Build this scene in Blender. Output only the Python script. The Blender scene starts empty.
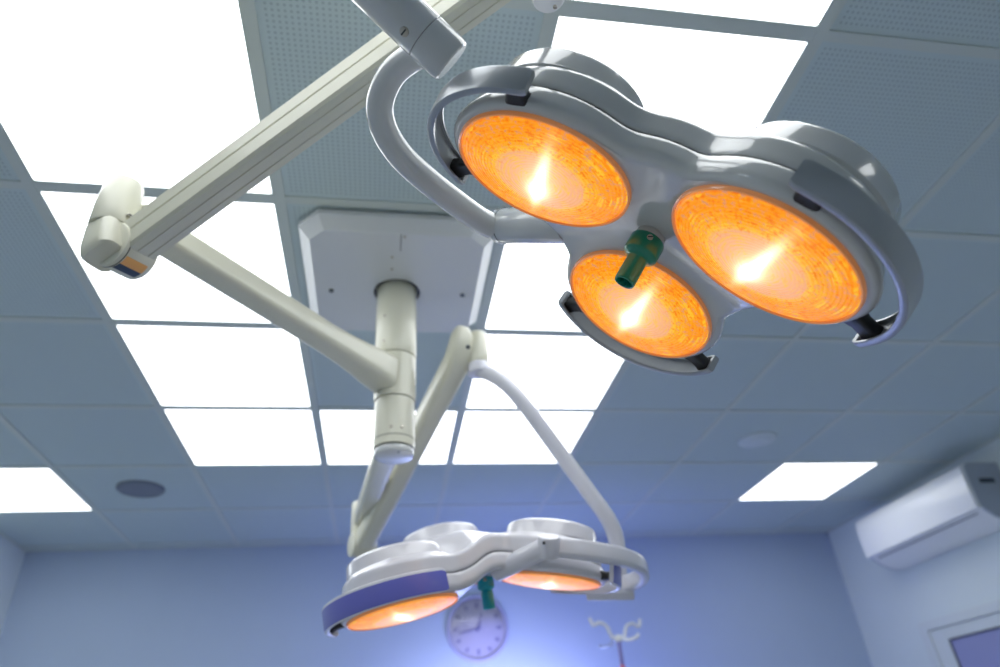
import bpy, bmesh, math, random
from mathutils import Vector, Matrix
import numpy as np

random.seed(7)
SC = bpy.context.scene
COL = SC.collection
PI = math.pi

# ------------------------------------------------------------------ camera
F = 676.77 / 1000.0 * 36.0
RC = Matrix(((0.986, 0.162, -0.025), (-0.149, 0.823, -0.548), (-0.068, 0.544, 0.836)))


def rotv(v):
    v = Vector(v)
    a = v.length
    return Matrix.Rotation(a, 3, v / a) if a > 1e-9 else Matrix.Identity(3)


RC = rotv((0, 0, -0.19421)) @ rotv((0.57574, 0, 0)) @ rotv((0, 0.08105, 0))
CAM = Vector((0.889326, -1.353096, 1.50307))
R_, U_, F_ = RC.col[0], RC.col[2], RC.col[1]


def at(x, y, d):
    """a point of the room seen at photo position (x, y), d metres deep"""
    return CAM + d * (R_ * ((x - 500) / 676.77) + F_ + U_ * ((333.5 - y) / 676.77))


cam = bpy.data.cameras.new('camera')
camo = bpy.data.objects.new('camera', cam)
COL.objects.link(camo)
M4 = Matrix((R_, U_, -F_)).transposed().to_4x4()
M4.translation = CAM
camo.matrix_world = M4
cam.sensor_width = 36
cam.lens = F
cam.clip_start = 0.02
cam.dof.use_dof = True
cam.dof.focus_distance = 0.95
cam.dof.aperture_fstop = 2.7
SC.camera = camo

# ------------------------------------------------------------------ materials


def mat(name, col, rough=0.5, metal=0.0, coat=0.0, bump=None, spec=0.5, vary=0.0):
    m = bpy.data.materials.new(name)
    m.use_nodes = True
    nt = m.node_tree
    b = nt.nodes['Principled BSDF']
    b.inputs['Base Color'].default_value = (*col, 1)
    b.inputs['Roughness'].default_value = rough
    b.inputs['Metallic'].default_value = metal
    b.inputs['Coat Weight'].default_value = coat
    b.inputs['Coat Roughness'].default_value = 0.04
    b.inputs['Specular IOR Level'].default_value = spec
    tc = nt.nodes.new('ShaderNodeTexCoord')
    if vary:
        n = nt.nodes.new('ShaderNodeTexNoise')
        n.inputs['Scale'].default_value = 6
        n.inputs['Detail'].default_value = 4
        nt.links.new(tc.outputs['Object'], n.inputs['Vector'])
        mx = nt.nodes.new('ShaderNodeMix')
        mx.data_type = 'RGBA'
        mx.inputs[6].default_value = (*[c * (1 - vary) for c in col], 1)
        mx.inputs[7].default_value = (*[min(1, c * (1 + vary)) for c in col], 1)
        nt.links.new(n.outputs['Fac'], mx.inputs[0])
        nt.links.new(mx.outputs[2], b.inputs['Base Color'])
    if bump:
        n = nt.nodes.new('ShaderNodeTexNoise')
        n.inputs['Scale'].default_value = bump[0]
        n.inputs['Detail'].default_value = 3
        nt.links.new(tc.outputs['Object'], n.inputs['Vector'])
        bp = nt.nodes.new('ShaderNodeBump')
        bp.inputs['Strength'].default_value = bump[1]
        bp.inputs['Distance'].default_value = 0.002
        nt.links.new(n.outputs['Fac'], bp.inputs['Height'])
        nt.links.new(bp.outputs['Normal'], b.inputs['Normal'])
    return m


def emit(name, col, s):
    m = bpy.data.materials.new(name)
    m.use_nodes = True
    b = m.node_tree.nodes['Principled BSDF']
    b.inputs['Base Color'].default_value = (0.8, 0.8, 0.8, 1)
    b.inputs['Emission Color'].default_value = (*col, 1)
    b.inputs['Emission Strength'].default_value = s
    return m


class NG:
    """small helper for node maths"""

    def __init__(s, nt):
        s.nt = nt

    def link(s, v, sock):
        if isinstance(v, (int, float)):
            sock.default_value = v
        else:
            s.nt.links.new(v, sock)

    def m(s, op, a, b=None, c=None, clamp=False):
        n = s.nt.nodes.new('ShaderNodeMath')
        n.operation = op
        n.use_clamp = clamp
        s.link(a, n.inputs[0])
        if b is not None:
            s.link(b, n.inputs[1])
        if c is not None:
            s.link(c, n.inputs[2])
        return n.outputs[0]

    def mix(s, f, a, b):
        n = s.nt.nodes.new('ShaderNodeMix')
        n.data_type = 'RGBA'
        s.link(f, n.inputs[0])
        for v, k in ((a, 6), (b, 7)):
            if isinstance(v, tuple):
                n.inputs[k].default_value = (*v, 1)
            else:
                s.nt.links.new(v, n.inputs[k])
        return n.outputs[2]


def ceiling_mat():
    m = mat('perforated_ceiling_tile', (0.5, 0.58, 0.62), 0.75)
    nt = m.node_tree
    g = NG(nt)
    tc = nt.nodes.new('ShaderNodeTexCoord')
    sp = nt.nodes.new('ShaderNodeSeparateXYZ')
    nt.links.new(tc.outputs['Object'], sp.inputs[0])
    x, y = sp.outputs[0], sp.outputs[1]

    def edge(v):
        f = g.m('FRACT', g.m('DIVIDE', v, 0.6))
        return g.m('ABSOLUTE', g.m('SUBTRACT', f, 0.5))
    e = g.m('MAXIMUM', edge(x), edge(y))
    inside = g.m('LESS_THAN', e, 0.462)

    def cell(v):
        f = g.m('FRACT', g.m('DIVIDE', v, 0.0125))
        return g.m('SUBTRACT', f, 0.5)
    cx, cy = cell(x), cell(y)
    r2 = g.m('ADD', g.m('MULTIPLY', cx, cx), g.m('MULTIPLY', cy, cy))
    hole = g.m('MULTIPLY', g.m('LESS_THAN', r2, 0.066), inside)
    col = g.mix(hole, (0.52, 0.62, 0.64), (0.39, 0.48, 0.51))
    nt.links.new(col, nt.nodes['Principled BSDF'].inputs['Base Color'])
    return m


def lens_mat():
    m = mat('amber_ribbed_glass', (0.16, 0.05, 0.005), 0.28, coat=0.0, spec=0.10)
    nt = m.node_tree
    g = NG(nt)
    b = nt.nodes['Principled BSDF']
    tc = nt.nodes.new('ShaderNodeTexCoord')
    sp = nt.nodes.new('ShaderNodeSeparateXYZ')
    nt.links.new(tc.outputs['Object'], sp.inputs[0])
    x, y = sp.outputs[0], sp.outputs[1]
    r = g.m('DIVIDE', g.m('SQRT', g.m('ADD', g.m('MULTIPLY', x, x), g.m('MULTIPLY', y, y))), 0.12)
    ang = g.m('ARCTAN2', y, x)
    cb = nt.nodes.new('ShaderNodeCombineXYZ')
    ca, sa = g.m('COSINE', ang), g.m('SINE', ang)
    g.link(g.m('MULTIPLY', r, 34.0), cb.inputs[0])
    g.link(g.m('MULTIPLY', ca, 2.2), cb.inputs[1])
    g.link(g.m('MULTIPLY', sa, 2.2), cb.inputs[2])
    n1 = nt.nodes.new('ShaderNodeTexNoise')
    n1.inputs['Scale'].default_value = 1.0
    n1.inputs['Detail'].default_value = 5
    n1.inputs['Roughness'].default_value = 0.65
    nt.links.new(cb.outputs[0], n1.inputs['Vector'])
    # short prisms: cells round the rings
    cb2 = nt.nodes.new('ShaderNodeCombineXYZ')
    g.link(g.m('MULTIPLY', r, 16.0), cb2.inputs[0])
    g.link(g.m('MULTIPLY', ca, 11.0), cb2.inputs[1])
    g.link(g.m('MULTIPLY', sa, 11.0), cb2.inputs[2])
    n2 = nt.nodes.new('ShaderNodeTexNoise')
    n2.inputs['Scale'].default_value = 1.0
    n2.inputs['Detail'].default_value = 6
    n2.inputs['Roughness'].default_value = 0.7
    nt.links.new(cb2.outputs[0], n2.inputs['Vector'])
    n3 = nt.nodes.new('ShaderNodeTexNoise')
    n3.inputs['Scale'].default_value = 20
    n3.inputs['Detail'].default_value = 2
    nt.links.new(tc.outputs['Object'], n3.inputs['Vector'])
    rp = nt.nodes.new('ShaderNodeValToRGB')
    cr = rp.color_ramp
    cr.elements[0].position = 0.0
    cr.elements[0].color = (1, 0.62, 0.25, 1)
    cr.elements[1].position = 1.0
    cr.elements[1].color = (0.62, 0.16, 0.03, 1)
    for p, c in ((0.3, (0.92, 0.46, 0.25)), (0.50, (0.90, 0.43, 0.22)), (0.545, (1.0, 0.50, 0.04)), (0.60, (1.0, 0.39, 0.008)),
                 (0.75, (1.0, 0.32, 0.003)), (0.94, (0.97, 0.28, 0.006)), (0.972, (0.70, 0.22, 0.06))):
        e = cr.elements.new(p)
        e.color = (*c, 1)
    nt.links.new(r, rp.inputs[0])
    base = rp.outputs[0]

    def step(v, lo, hi):
        n = nt.nodes.new('ShaderNodeMapRange')
        n.interpolation_type = 'SMOOTHSTEP'
        g.link(v, n.inputs[0])
        n.inputs[1].default_value, n.inputs[2].default_value = min(lo, hi), max(lo, hi)
        if lo > hi:
            n.inputs[3].default_value, n.inputs[4].default_value = 1, 0
        return n.outputs[0]
    yel = g.m('MULTIPLY', step(n1.outputs['Fac'], 0.50, 0.58), step(n3.outputs['Fac'], 0.42, 0.54))
    base = g.mix(g.m('MULTIPLY', yel, 0.9), base, (1.0, 0.56, 0.03))
    vio = g.m('MULTIPLY', step(n2.outputs['Fac'], 0.54, 0.60), step(r, 0.40, 0.62))
    base = g.mix(g.m('MULTIPLY', vio, 0.8), base, (0.58, 0.26, 0.17))
    drk = g.m('MULTIPLY', step(n2.outputs['Fac'], 0.46, 0.40), step(r, 0.35, 0.6))
    base = g.mix(g.m('MULTIPLY', drk, 0.75), base, (0.80, 0.13, 0.0))
    inn = g.m('MULTIPLY', step(n1.outputs['Fac'], 0.55, 0.62), step(r, 0.55, 0.45))
    base = g.mix(g.m('MULTIPLY', inn, 0.55), base, (0.80, 0.36, 0.22))
    # fine ring lines
    ringw = g.m('SINE', g.m('MULTIPLY', r, 150.0))
    base = g.mix(g.m('MULTIPLY', g.m('ADD', g.m('MULTIPLY', ringw, 0.5), 0.5), 0.16), base, (1.0, 0.50, 0.03))
    # bright streak along local x: ring-glass highlight painted into the emission
    def blob(x0, sx, sy):
        gx = g.m('DIVIDE', g.m('SUBTRACT', x, x0), sx)
        gy = g.m('DIVIDE', y, sy)
        q = g.m('ADD', g.m('MULTIPLY', gx, gx), g.m('MULTIPLY', gy, gy))
        return g.m('POWER', 2.718, g.m('MULTIPLY', q, -1.0))
    glow = g.m('ADD', g.m('MULTIPLY', blob(0.0, .060, .0075), 1.1), g.m('MULTIPLY', blob(-.022, .022, .014), 1.0))  # glow: the painted ring-glass highlight
    glow = g.m('ADD', glow, g.m('MULTIPLY', blob(0.0, .070, .022), .26))
    gr = g.m('POWER', 2.718, g.m('MULTIPLY', g.m('MULTIPLY', r, r), -7.0))
    jit = g.m('ADD', 0.55, g.m('MULTIPLY', n1.outputs['Fac'], 0.9))
    gl = g.m('MULTIPLY', g.m('ADD', glow, g.m('MULTIPLY', gr, 0.03)), jit, clamp=True)
    base = g.mix(gl, base, (1.0, 0.93, 0.66))
    st = g.m('ADD', 1.0, g.m('MULTIPLY', gl, 0.9))
    nt.links.new(base, b.inputs['Emission Color'])
    g.link(st, b.inputs['Emission Strength'])
    bp = nt.nodes.new('ShaderNodeBump')
    bp.inputs['Strength'].default_value = 0.25
    bp.inputs['Distance'].default_value = 0.001
    g.link(ringw, bp.inputs['Height'])
    nt.links.new(bp.outputs['Normal'], b.inputs['Normal'])
    return m


MAT = dict(
    body=mat('light_grey_lamp_enamel', (0.55, 0.56, 0.55), 0.15, coat=0.8, spec=0.5),
    body_white=mat('pale_lamp_enamel', (0.70, 0.69, 0.74), 0.25, coat=0.5),  # same grey enamel as the near lamp, with brighter lilac light put in
    tube=mat('grey_tube_enamel', (0.54, 0.56, 0.57), 0.16, coat=0.8),
    tube_white=mat('pale_tube_enamel', (0.68, 0.68, 0.74), 0.28, coat=0.4),
    guard=mat('satin_grey_metal', (0.33, 0.35, 0.37), 0.28, metal=0.35, coat=0.2),
    guard_blue=mat('blue_violet_guard', (0.13, 0.14, 0.52), 0.3, coat=0.3),  # blue reflection on the pale guard's outer face, put into the colour
    cream=mat('cream_arm_enamel', (0.67, 0.66, 0.54), 0.35, coat=0.25),
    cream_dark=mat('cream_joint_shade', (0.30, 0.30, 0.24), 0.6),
    plate=mat('white_mount_plate', (0.64, 0.66, 0.67), 0.4),
    white=mat('white_plastic', (0.80, 0.81, 0.82), 0.35),
    rubber=mat('black_rubber', (0.012, 0.012, 0.014), 0.4),
    seam=mat('dark_seam', (0.03, 0.035, 0.04), 0.7),
    steel=mat('steel_screw', (0.45, 0.42, 0.36), 0.35, metal=0.9),
    dark_steel=mat('dark_bolt', (0.08, 0.10, 0.12), 0.4, metal=0.5),
    green=mat('green_handle_plastic', (0.0, 0.20, 0.125), 0.28, coat=0.3),
    green_dark=mat('handle_bore', (0.0, 0.035, 0.025), 0.6),
    teal=mat('teal_handle_plastic', (0.0, 0.34, 0.46), 0.3),
    rim=mat('amber_lens_rim', (0.80, 0.34, 0.14), 0.2, coat=0.3),
    lens=lens_mat(),
    ceiling=ceiling_mat(),
    bar=mat('painted_grid_bar', (0.56, 0.62, 0.60), 0.5),
    panel=emit('lit_panel_diffuser', (0.96, 0.99, 1.0), 3.6),
    wall=mat('pale_blue_wall_paint', (0.46, 0.56, 0.72), 0.7, bump=(60, 0.15), vary=0.02),
    wall_side=mat('pale_grey_wall_paint', (0.72, 0.80, 0.82), 0.7, bump=(60, 0.15), vary=0.02),
    floor=mat('grey_blue_vinyl', (0.56, 0.57, 0.56), 0.4, vary=0.04),
    grille=mat('dark_speaker_grille', (0.19, 0.22, 0.28), 0.6),
    grille_pale=mat('pale_cover', (0.62, 0.70, 0.74), 0.5),
    pvc=mat('white_door_frame', (0.70, 0.76, 0.78), 0.35),
    glass=mat('dark_door_glass', (0.32, 0.34, 0.60), 0.06, coat=0.6),  # violet reflection of the back wall put into the pane colour
    ac=mat('white_air_conditioner_plastic', (0.90, 0.92, 0.94), 0.3, coat=0.3),
    ac_grey=mat('grey_air_conditioner_side', (0.42, 0.47, 0.55), 0.5),
    slot=mat('dark_slot', (0.05, 0.06, 0.08), 0.6),
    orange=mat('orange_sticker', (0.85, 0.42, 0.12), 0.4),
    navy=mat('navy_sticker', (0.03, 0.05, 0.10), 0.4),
    clock_face=mat('lilac_clock_face', (0.50, 0.50, 0.70), 0.4),
    clock_rim=mat('lilac_clock_rim', (0.44, 0.45, 0.68), 0.3, coat=0.4),
    clock_dark=mat('violet_clock_marks', (0.22, 0.22, 0.48), 0.5),
    chrome=mat('brushed_chrome', (0.75, 0.77, 0.82), 0.25, metal=0.8),
    pink=mat('red_pole_sleeve', (0.65, 0.18, 0.24), 0.4),
    violet=mat('violet_pole', (0.24, 0.22, 0.50), 0.4),
)
_g = bpy.data.materials.new('clear_clock_glass')
_g.use_nodes = True
_nt = _g.node_tree
_nt.nodes.remove(_nt.nodes['Principled BSDF'])
_t = _nt.nodes.new('ShaderNodeBsdfTransparent')
_gl = _nt.nodes.new('ShaderNodeBsdfGlossy')
_gl.inputs['Roughness'].default_value = 0.03
_fr = _nt.nodes.new('ShaderNodeFresnel')
_fr.inputs['IOR'].default_value = 1.28
_mx = _nt.nodes.new('ShaderNodeMixShader')
_nt.links.new(_fr.outputs[0], _mx.inputs[0])
_nt.links.new(_t.outputs[0], _mx.inputs[1])
_nt.links.new(_gl.outputs[0], _mx.inputs[2])
_nt.links.new(_mx.outputs[0], _nt.nodes['Material Output'].inputs['Surface'])
MAT['clear'] = _g
_rb = MAT['rim'].node_tree.nodes['Principled BSDF']
_rb.inputs['Emission Color'].default_value = (0.9, 0.30, 0.08, 1)
_rb.inputs['Emission Strength'].default_value = 0.18

# ------------------------------------------------------------------ objects


def thing(name, label, cat, loc, group=None):
    o = bpy.data.objects.new(name, None)
    o.empty_display_size = 0.05
    COL.objects.link(o)
    o.location = loc
    o['label'] = label
    o['category'] = cat
    if group:
        o['group'] = group
    o['_o'] = 0
    del o['_o']
    return o


def wloc(o):
    v = Vector((0, 0, 0))
    while o:
        v = v + o.location
        o = o.parent
    return v


def obj(name, bm, m, parent=None, smooth=True, origin=None, label=None, angle=35):
    """one mesh object; vertices are given in room coordinates"""
    bmesh.ops.remove_doubles(bm, verts=bm.verts, dist=1e-6)
    bmesh.ops.recalc_face_normals(bm, faces=bm.faces)
    off = wloc(parent) if parent else Vector(origin or (0, 0, 0))
    bmesh.ops.translate(bm, verts=bm.verts, vec=-off)
    me = bpy.data.meshes.new(name)
    bm.to_mesh(me)
    bm.free()
    if smooth:
        for p in me.polygons:
            p.use_smooth = True
        try:
            me.set_sharp_from_angle(angle=math.radians(angle))
        except Exception:
            pass
    o = bpy.data.objects.new(name, me)
    for mm in (m if isinstance(m, (list, tuple)) else [m]):
        me.materials.append(MAT[mm] if isinstance(mm, str) else mm)
    COL.objects.link(o)
    if parent:
        o.parent = parent
    elif origin:
        o.location = origin
    if label:
        o['label'] = label
    return o


def tag(o, label, cat, group=None):
    o['label'] = label
    o['category'] = cat
    if group:
        o['group'] = group
    return o


def struct(name, bm, m, parent=None, **k):
    o = obj(name, bm, m, parent, **k)
    if not parent:
        o['kind'] = 'structure'
    return o


def BM():
    return bmesh.new()


def face(bm, vs, mi=0):
    try:
        f = bm.faces.new(vs)
        f.material_index = mi
        return f
    except ValueError:
        return None


def box(bm, lo, hi, bev=0.0, mi=0):
    t = bmesh.new() if bev else bm
    vs = [t.verts.new((x, y, z)) for x in (lo[0], hi[0]) for y in (lo[1], hi[1]) for z in (lo[2], hi[2])]
    for q in ((0, 1, 3, 2), (4, 6, 7, 5), (0, 4, 5, 1), (2, 3, 7, 6), (0, 2, 6, 4), (1, 5, 7, 3)):
        face(t, [vs[i] for i in q], mi)
    if bev:
        bmesh.ops.bevel(t, geom=list(t.edges), offset=bev, segments=2, affect='EDGES', profile=0.6)
        merge(bm, t)
    return bm


def merge(bm, t, mat4=None):
    mp = {}
    for v in t.verts:
        mp[v] = bm.verts.new(mat4 @ v.co if mat4 else v.co)
    for f in t.faces:
        face(bm, [mp[v] for v in f.verts], f.material_index)
    t.free()


def frame_of(axis, ref=None):
    z = Vector(axis).normalized()
    r = Vector(ref) if ref is not None else Vector((0, 0, 1))
    if abs(z.dot(r.normalized())) > 0.98:
        r = Vector((0, 1, 0)) if abs(z.y) < 0.9 else Vector((1, 0, 0))
    x = r.cross(z).normalized()
    y = z.cross(x)
    return x, y, z


def lathe(bm, prof, o, axis, seg=48, mi=0, ref=None):
    """profile [(radius, along)] turned about the axis through o"""
    x, y, z = frame_of(axis, ref)
    o = Vector(o)
    rings = []
    for r, h in prof:
        if r < 1e-6:
            rings.append([bm.verts.new(o + z * h)])
        else:
            rings.append([bm.verts.new(o + z * h + r * (math.cos(2 * PI * k / seg) * x + math.sin(2 * PI * k / seg) * y)) for k in range(seg)])
    for a, b in zip(rings, rings[1:]):
        for k in range(seg):
            k2 = (k + 1) % seg
            if len(a) == 1 and len(b) == 1:
                break
            if len(a) == 1:
                face(bm, [a[0], b[k2], b[k]], mi)
            elif len(b) == 1:
                face(bm, [a[k], a[k2], b[0]], mi)
            else:
                face(bm, [a[k], a[k2], b[k2], b[k]], mi)
    return bm


def cyl(bm, a, b, r, r2=None, bev=0.004, seg=40, mi=0):
    a, b = Vector(a), Vector(b)
    L = (b - a).length
    r2 = r if r2 is None else r2
    lathe(bm, [(0, 0), (r - bev, 0), (r - bev * .3, bev * .3), (r, bev), (r2, L - bev), (r2 - bev * .3, L - bev * .3), (r2 - bev, L), (0, L)], a, b - a, seg, mi)
    return bm


def ring(bm, o, axis, r0, r1, h0, h1, seg=48):
    lathe(bm, [(r0, h0), (r1, h0), (r1, h1), (r0, h1), (r0, h0)], o, axis, seg)
    return bm


def spline(pts, n=10):
    P = [Vector(p) for p in pts]
    P = [2 * P[0] - P[1]] + P + [2 * P[-1] - P[-2]]
    out = []
    for i in range(1, len(P) - 2):
        for k in range(n):
            t = k / n
            a, b, c, d = P[i - 1:i + 3]
            out.append(0.5 * ((2 * b) + (-a + c) * t + (2 * a - 5 * b + 4 * c - d) * t * t + (-a + 3 * b - 3 * c + d) * t ** 3))
    out.append(P[-2])
    return out


def sweep(bm, path, poly, up=(0, 0, 1), scale=None, cap=True, mi=0, fixed_up=True):
    """polygon [(side, up)] swept along the path"""
    path = [Vector(p) for p in path]
    n = len(path)
    rows = []
    prev_s = None
    for i, p in enumerate(path):
        t = (path[min(i + 1, n - 1)] - path[max(i - 1, 0)]).normalized()
        if fixed_up or prev_s is None:
            u = Vector(up)
            s = t.cross(u).normalized()
        else:
            s = (prev_s - t * prev_s.dot(t)).normalized()
        prev_s = s
        v = s.cross(t).normalized()
        k = scale[i] if scale else (1, 1)
        if not isinstance(k, (tuple, list)):
            k = (k, k)
        rows.append([bm.verts.new(p + s * a * k[0] + v * b * k[1]) for a, b in poly])
    m = len(poly)
    for a, b in zip(rows, rows[1:]):
        for j in range(m):
            face(bm, [a[j], a[(j + 1) % m], b[(j + 1) % m], b[j]], mi)
    if cap:
        face(bm, rows[0][::-1], mi)
        face(bm, rows[-1], mi)
    return bm


def circ(r, seg=24):
    return [(r * math.cos(2 * PI * k / seg), r * math.sin(2 * PI * k / seg)) for k in range(seg)]


def rrect(w, h, r, n=4):
    out = []
    for cx, cy, a0 in ((w / 2 - r, h / 2 - r, 0), (-w / 2 + r, h / 2 - r, 90), (-w / 2 + r, -h / 2 + r, 180), (w / 2 - r, -h / 2 + r, 270)):
        for k in range(n + 1):
            a = math.radians(a0 + 90 * k / n)
            out.append((cx + r * math.cos(a), cy + r * math.sin(a)))
    return out


def tube(bm, path, r, seg=24, scale=None):
    return sweep(bm, path, circ(r, seg), up=(0.13, 0.31, 0.94), scale=scale, fixed_up=False)


# ------------------------------------------------------------------ the room
X0, X1, Y0, Y1, H = -1.21, 4.05, -3.61, 3.10, 2.80
T = 0.6


def slab(name, lo, hi, m):
    bm = BM()
    box(bm, lo, hi)
    return struct(name, bm, m, smooth=False)


slab('floor', (X0 - .1, Y0 - .1, -0.1), (X1 + .1, Y1 + .1, 0), 'floor')
slab('wall_back', (X0 - .1, Y1, 0), (X1 + .1, Y1 + .1, H + .1), 'wall')
slab('wall_left', (X0 - .1, Y0, 0), (X0, Y1, H + .1), 'wall_side')
slab('wall_right', (X1, Y0, 0), (X1 + .1, Y1, H + .1), 'wall_side')
slab('wall_front', (X0 - .1, Y0 - .1, 0), (X1 + .1, Y0, H + .1), 'wall_side')
slab('ceiling', (X0, Y0, H + 0.0045), (X1, Y1, H + 0.1), 'ceiling')
# the exposed grid of bars that carries the tiles
bm = BM()
W = 0.0125
i = math.ceil(X0 / T)
while i * T < X1:
    box(bm, (i * T - W, Y0, H), (i * T + W, Y1, H + 0.005))
    i += 1
j = math.ceil(Y0 / T)
while j * T < Y1:
    box(bm, (X0, j * T - W, H + 0.0006), (X1, j * T + W, H + 0.005))
    j += 1
for lo, hi in (((X0, Y0), (X0 + .02, Y1)), ((X1 - .02, Y0), (X1, Y1)), ((X0, Y0), (X1, Y0 + .02)), ((X0, Y1 - .02), (X1, Y1))):
    box(bm, (*lo, H + 0.0003), (*hi, H + 0.005))
struct('trim_1', bm, 'bar', smooth=False)
for nm, lo, hi in (('baseboard_back', (X0, Y1 - .012, 0), (X1, Y1, .09)), ('baseboard_left', (X0, Y0, 0), (X0 + .012, Y1 - .012, .09)),
                   ('baseboard_right', (X1 - .012, Y0, 0), (X1, 1.64, .09))):
    slab(nm, lo, hi, 'pvc')

# lit square panels
LBL = {
    (0, -1): 'large lit ceiling panel in the top left corner, above the cream elbow',
    (0, 0): 'lit square ceiling panel directly behind the cream elbow, beside the mount plate',
    (0, 1): 'lit square ceiling panel below the cream swing arm, third of its row',
    (0, 2): 'lit square ceiling panel at the far end of the row beneath the swing arm',
    (1, 2): 'lit square ceiling panel half hidden behind the bottom of the cream column',
    (2, -2): 'lit ceiling panel cut by the top edge, beside the small white disc',
    (2, -1): 'lit square ceiling panel behind the two upper heads of the near lamp',
    (2, 0): 'lit square ceiling panel between the mount plate and the lowest head of the near lamp',
    (2, 1): 'lit square ceiling panel beside the hub and bow top of the far lamp',
    (2, 2): 'farthest lit ceiling panel crossed by the middle of the far lamp bow tube',
    (-2, 3): 'single lit square ceiling panel at the left edge beside the dark round speaker',
    (5, 3): 'single lit square ceiling panel at the right, near the air conditioner',
    (0, -2): 'lit square ceiling panel overhead behind the camera, left row',
    (1, -2): 'lit square ceiling panel overhead behind the camera, middle row',
    (-2, -4): 'single lit square ceiling panel behind the camera near the left wall',
    (5, -4): 'single lit square ceiling panel behind the camera near the right wall',
}
for (a, b), lab in LBL.items():
    x0, x1, y0, y1 = a * T + W, (a + 1) * T - W, b * T + W, (b + 1) * T - W
    x0 = max(x0, X0 + 0.021)
    cx, cy = (x0 + x1) / 2, (y0 + y1) / 2
    t = thing('ceiling_light', lab, 'ceiling light', (cx, cy, H + 0.002), 'square lit ceiling panels')
    bm = BM()
    fw = 0.0065
    for lo, hi in (((x0, y0), (x1, y0 + fw)), ((x0, y1 - fw), (x1, y1)), ((x0, y0 + fw), (x0 + fw, y1 - fw)), ((x1 - fw, y0 + fw), (x1, y1 - fw))):
        box(bm, (*lo, H + 0.0012), (*hi, H + 0.0044))
    obj('frame', bm, 'bar', t, smooth=False)
    bm = BM()
    pl = rrect(x1 - x0 - 2 * fw, y1 - y0 - 2 * fw, 0.006)
    lo = [bm.verts.new((cx + u, cy + v, H + 0.0025)) for u, v in pl]
    hi = [bm.verts.new((cx + u, cy + v, H + 0.0042)) for u, v in pl]
    face(bm, lo[::-1])
    face(bm, hi)
    for k in range(len(pl)):
        face(bm, [lo[k], lo[(k + 1) % len(pl)], hi[(k + 1) % len(pl)], hi[k]])
    obj('diffuser', bm, 'panel', t, smooth=False)

# round ceiling fittings
t = thing('ceiling_speaker', 'dark round ceiling speaker grille in a tile near the left wall', 'speaker', (-0.30, 2.08, H))
bm = BM()
lathe(bm, [(0, -.006), (.092, -.006), (.096, -.003), (.096, .004)], (-.30, 2.08, H), (0, 0, 1))
obj('grille', bm, 'grille', t)
bm = BM()
lathe(bm, [(.095, -.006), (.100, -.009), (.107, -.006), (.109, .004)], (-.30, 2.08, H), (0, 0, 1))
obj('rim', bm, 'grille', t)
t = thing('smoke_detector', 'pale round ceiling detector disc near the single panel on the right', 'smoke detector', (2.70, 1.50, H))
bm = BM()
lathe(bm, [(.060, -.010), (.080, -.009), (.091, -.005), (.094, .004)], (2.70, 1.50, H), (0, 0, 1))
obj('base', bm, 'grille_pale', t)
bm = BM()
lathe(bm, [(0, -.016), (.04, -.0155), (.058, -.013), (.062, -.009)], (2.70, 1.50, H), (0, 0, 1))
obj('cover', bm, 'grille_pale', t)

# glazed door in the right wall
bm = BM()


def xbox(bm, y0, y1, z0, z1, xa, xb, bev=0.004):
    box(bm, (xa, y0, z0), (xb, y1, z1), bev)


dy0, dy1, dz = 1.64, 2.54, 2.085
xbox(bm, dy1 - .07, dy1, 0, dz, X1 - .022, X1 - .0005)
xbox(bm, dy0, dy0 + .07, 0, dz, X1 - .022, X1 - .0005)
xbox(bm, dy0 + .07, dy1 - .07, dz - .055, dz, X1 - .022, X1 - .0005)
door = struct('door_1', bm, 'pvc', smooth=False)
bm = BM()
a0, a1, az = dy0 + .072, dy1 - .072, dz - .058
xbox(bm, a1 - .12, a1, .01, az, X1 - .014, X1 - .001)
xbox(bm, a0, a0 + .12, .01, az, X1 - .014, X1 - .001)
xbox(bm, a0 + .12, a1 - .12, az - .06, az, X1 - .014, X1 - .001)
xbox(bm, a0 + .12, a1 - .12, .01, .16, X1 - .014, X1 - .001)
leaf = obj('door_leaf', bm, 'pvc', door, smooth=False)
bm = BM()
box(bm, (X1 - .006, a0 + .118, .158), (X1 - .001, a1 - .118, az - .058))
obj('pane', bm, 'glass', leaf, smooth=False)
bm = BM()
for lo, hi in (((a0 + .119, az - .068), (a1 - .119, az - .06)), ((a0 + .119, .16), (a0 + .127, az - .06)), ((a1 - .127, .16), (a1 - .119, az - .06))):
    box(bm, (X1 - .012, lo[0], lo[1]), (X1 - .003, hi[0], hi[1]))
obj('gasket', bm, 'slot', leaf, smooth=False)
bm = BM()
cyl(bm, (X1 - .013, a0 + .06, 1.02), (X1 - .055, a0 + .06, 1.02), .011)
cyl(bm, (X1 - .05, a0 + .055, 1.02), (X1 - .05, a0 + .17, 1.02), .010)
obj('handle', bm, 'chrome', leaf)

# air conditioner, high on the right wall
AY0, AY1 = 1.555, 2.495
t = thing('air_conditioner', 'white wall-mounted air conditioner high on the right wall', 'air conditioner', (X1, (AY0 + AY1) / 2, 2.38))
prof = [(4.049, 2.385), (4.049, 2.695), (3.885, 2.695), (3.862, 2.690), (3.850, 2.675), (3.842, 2.60), (3.842, 2.47), (3.855, 2.452), (3.90, 2.415), (3.96, 2.39), (4.0, 2.383)]


def extrude_y(bm, prof, y0, y1):
    a = [bm.verts.new((x, y0, z)) for x, z in prof]
    b = [bm.verts.new((x, y1, z)) for x, z in prof]
    n = len(prof)
    for k in range(n):
        face(bm, [a[k], a[(k + 1) % n], b[(k + 1) % n], b[k]])
    face(bm, a[::-1])
    face(bm, b)
    return bm


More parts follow.
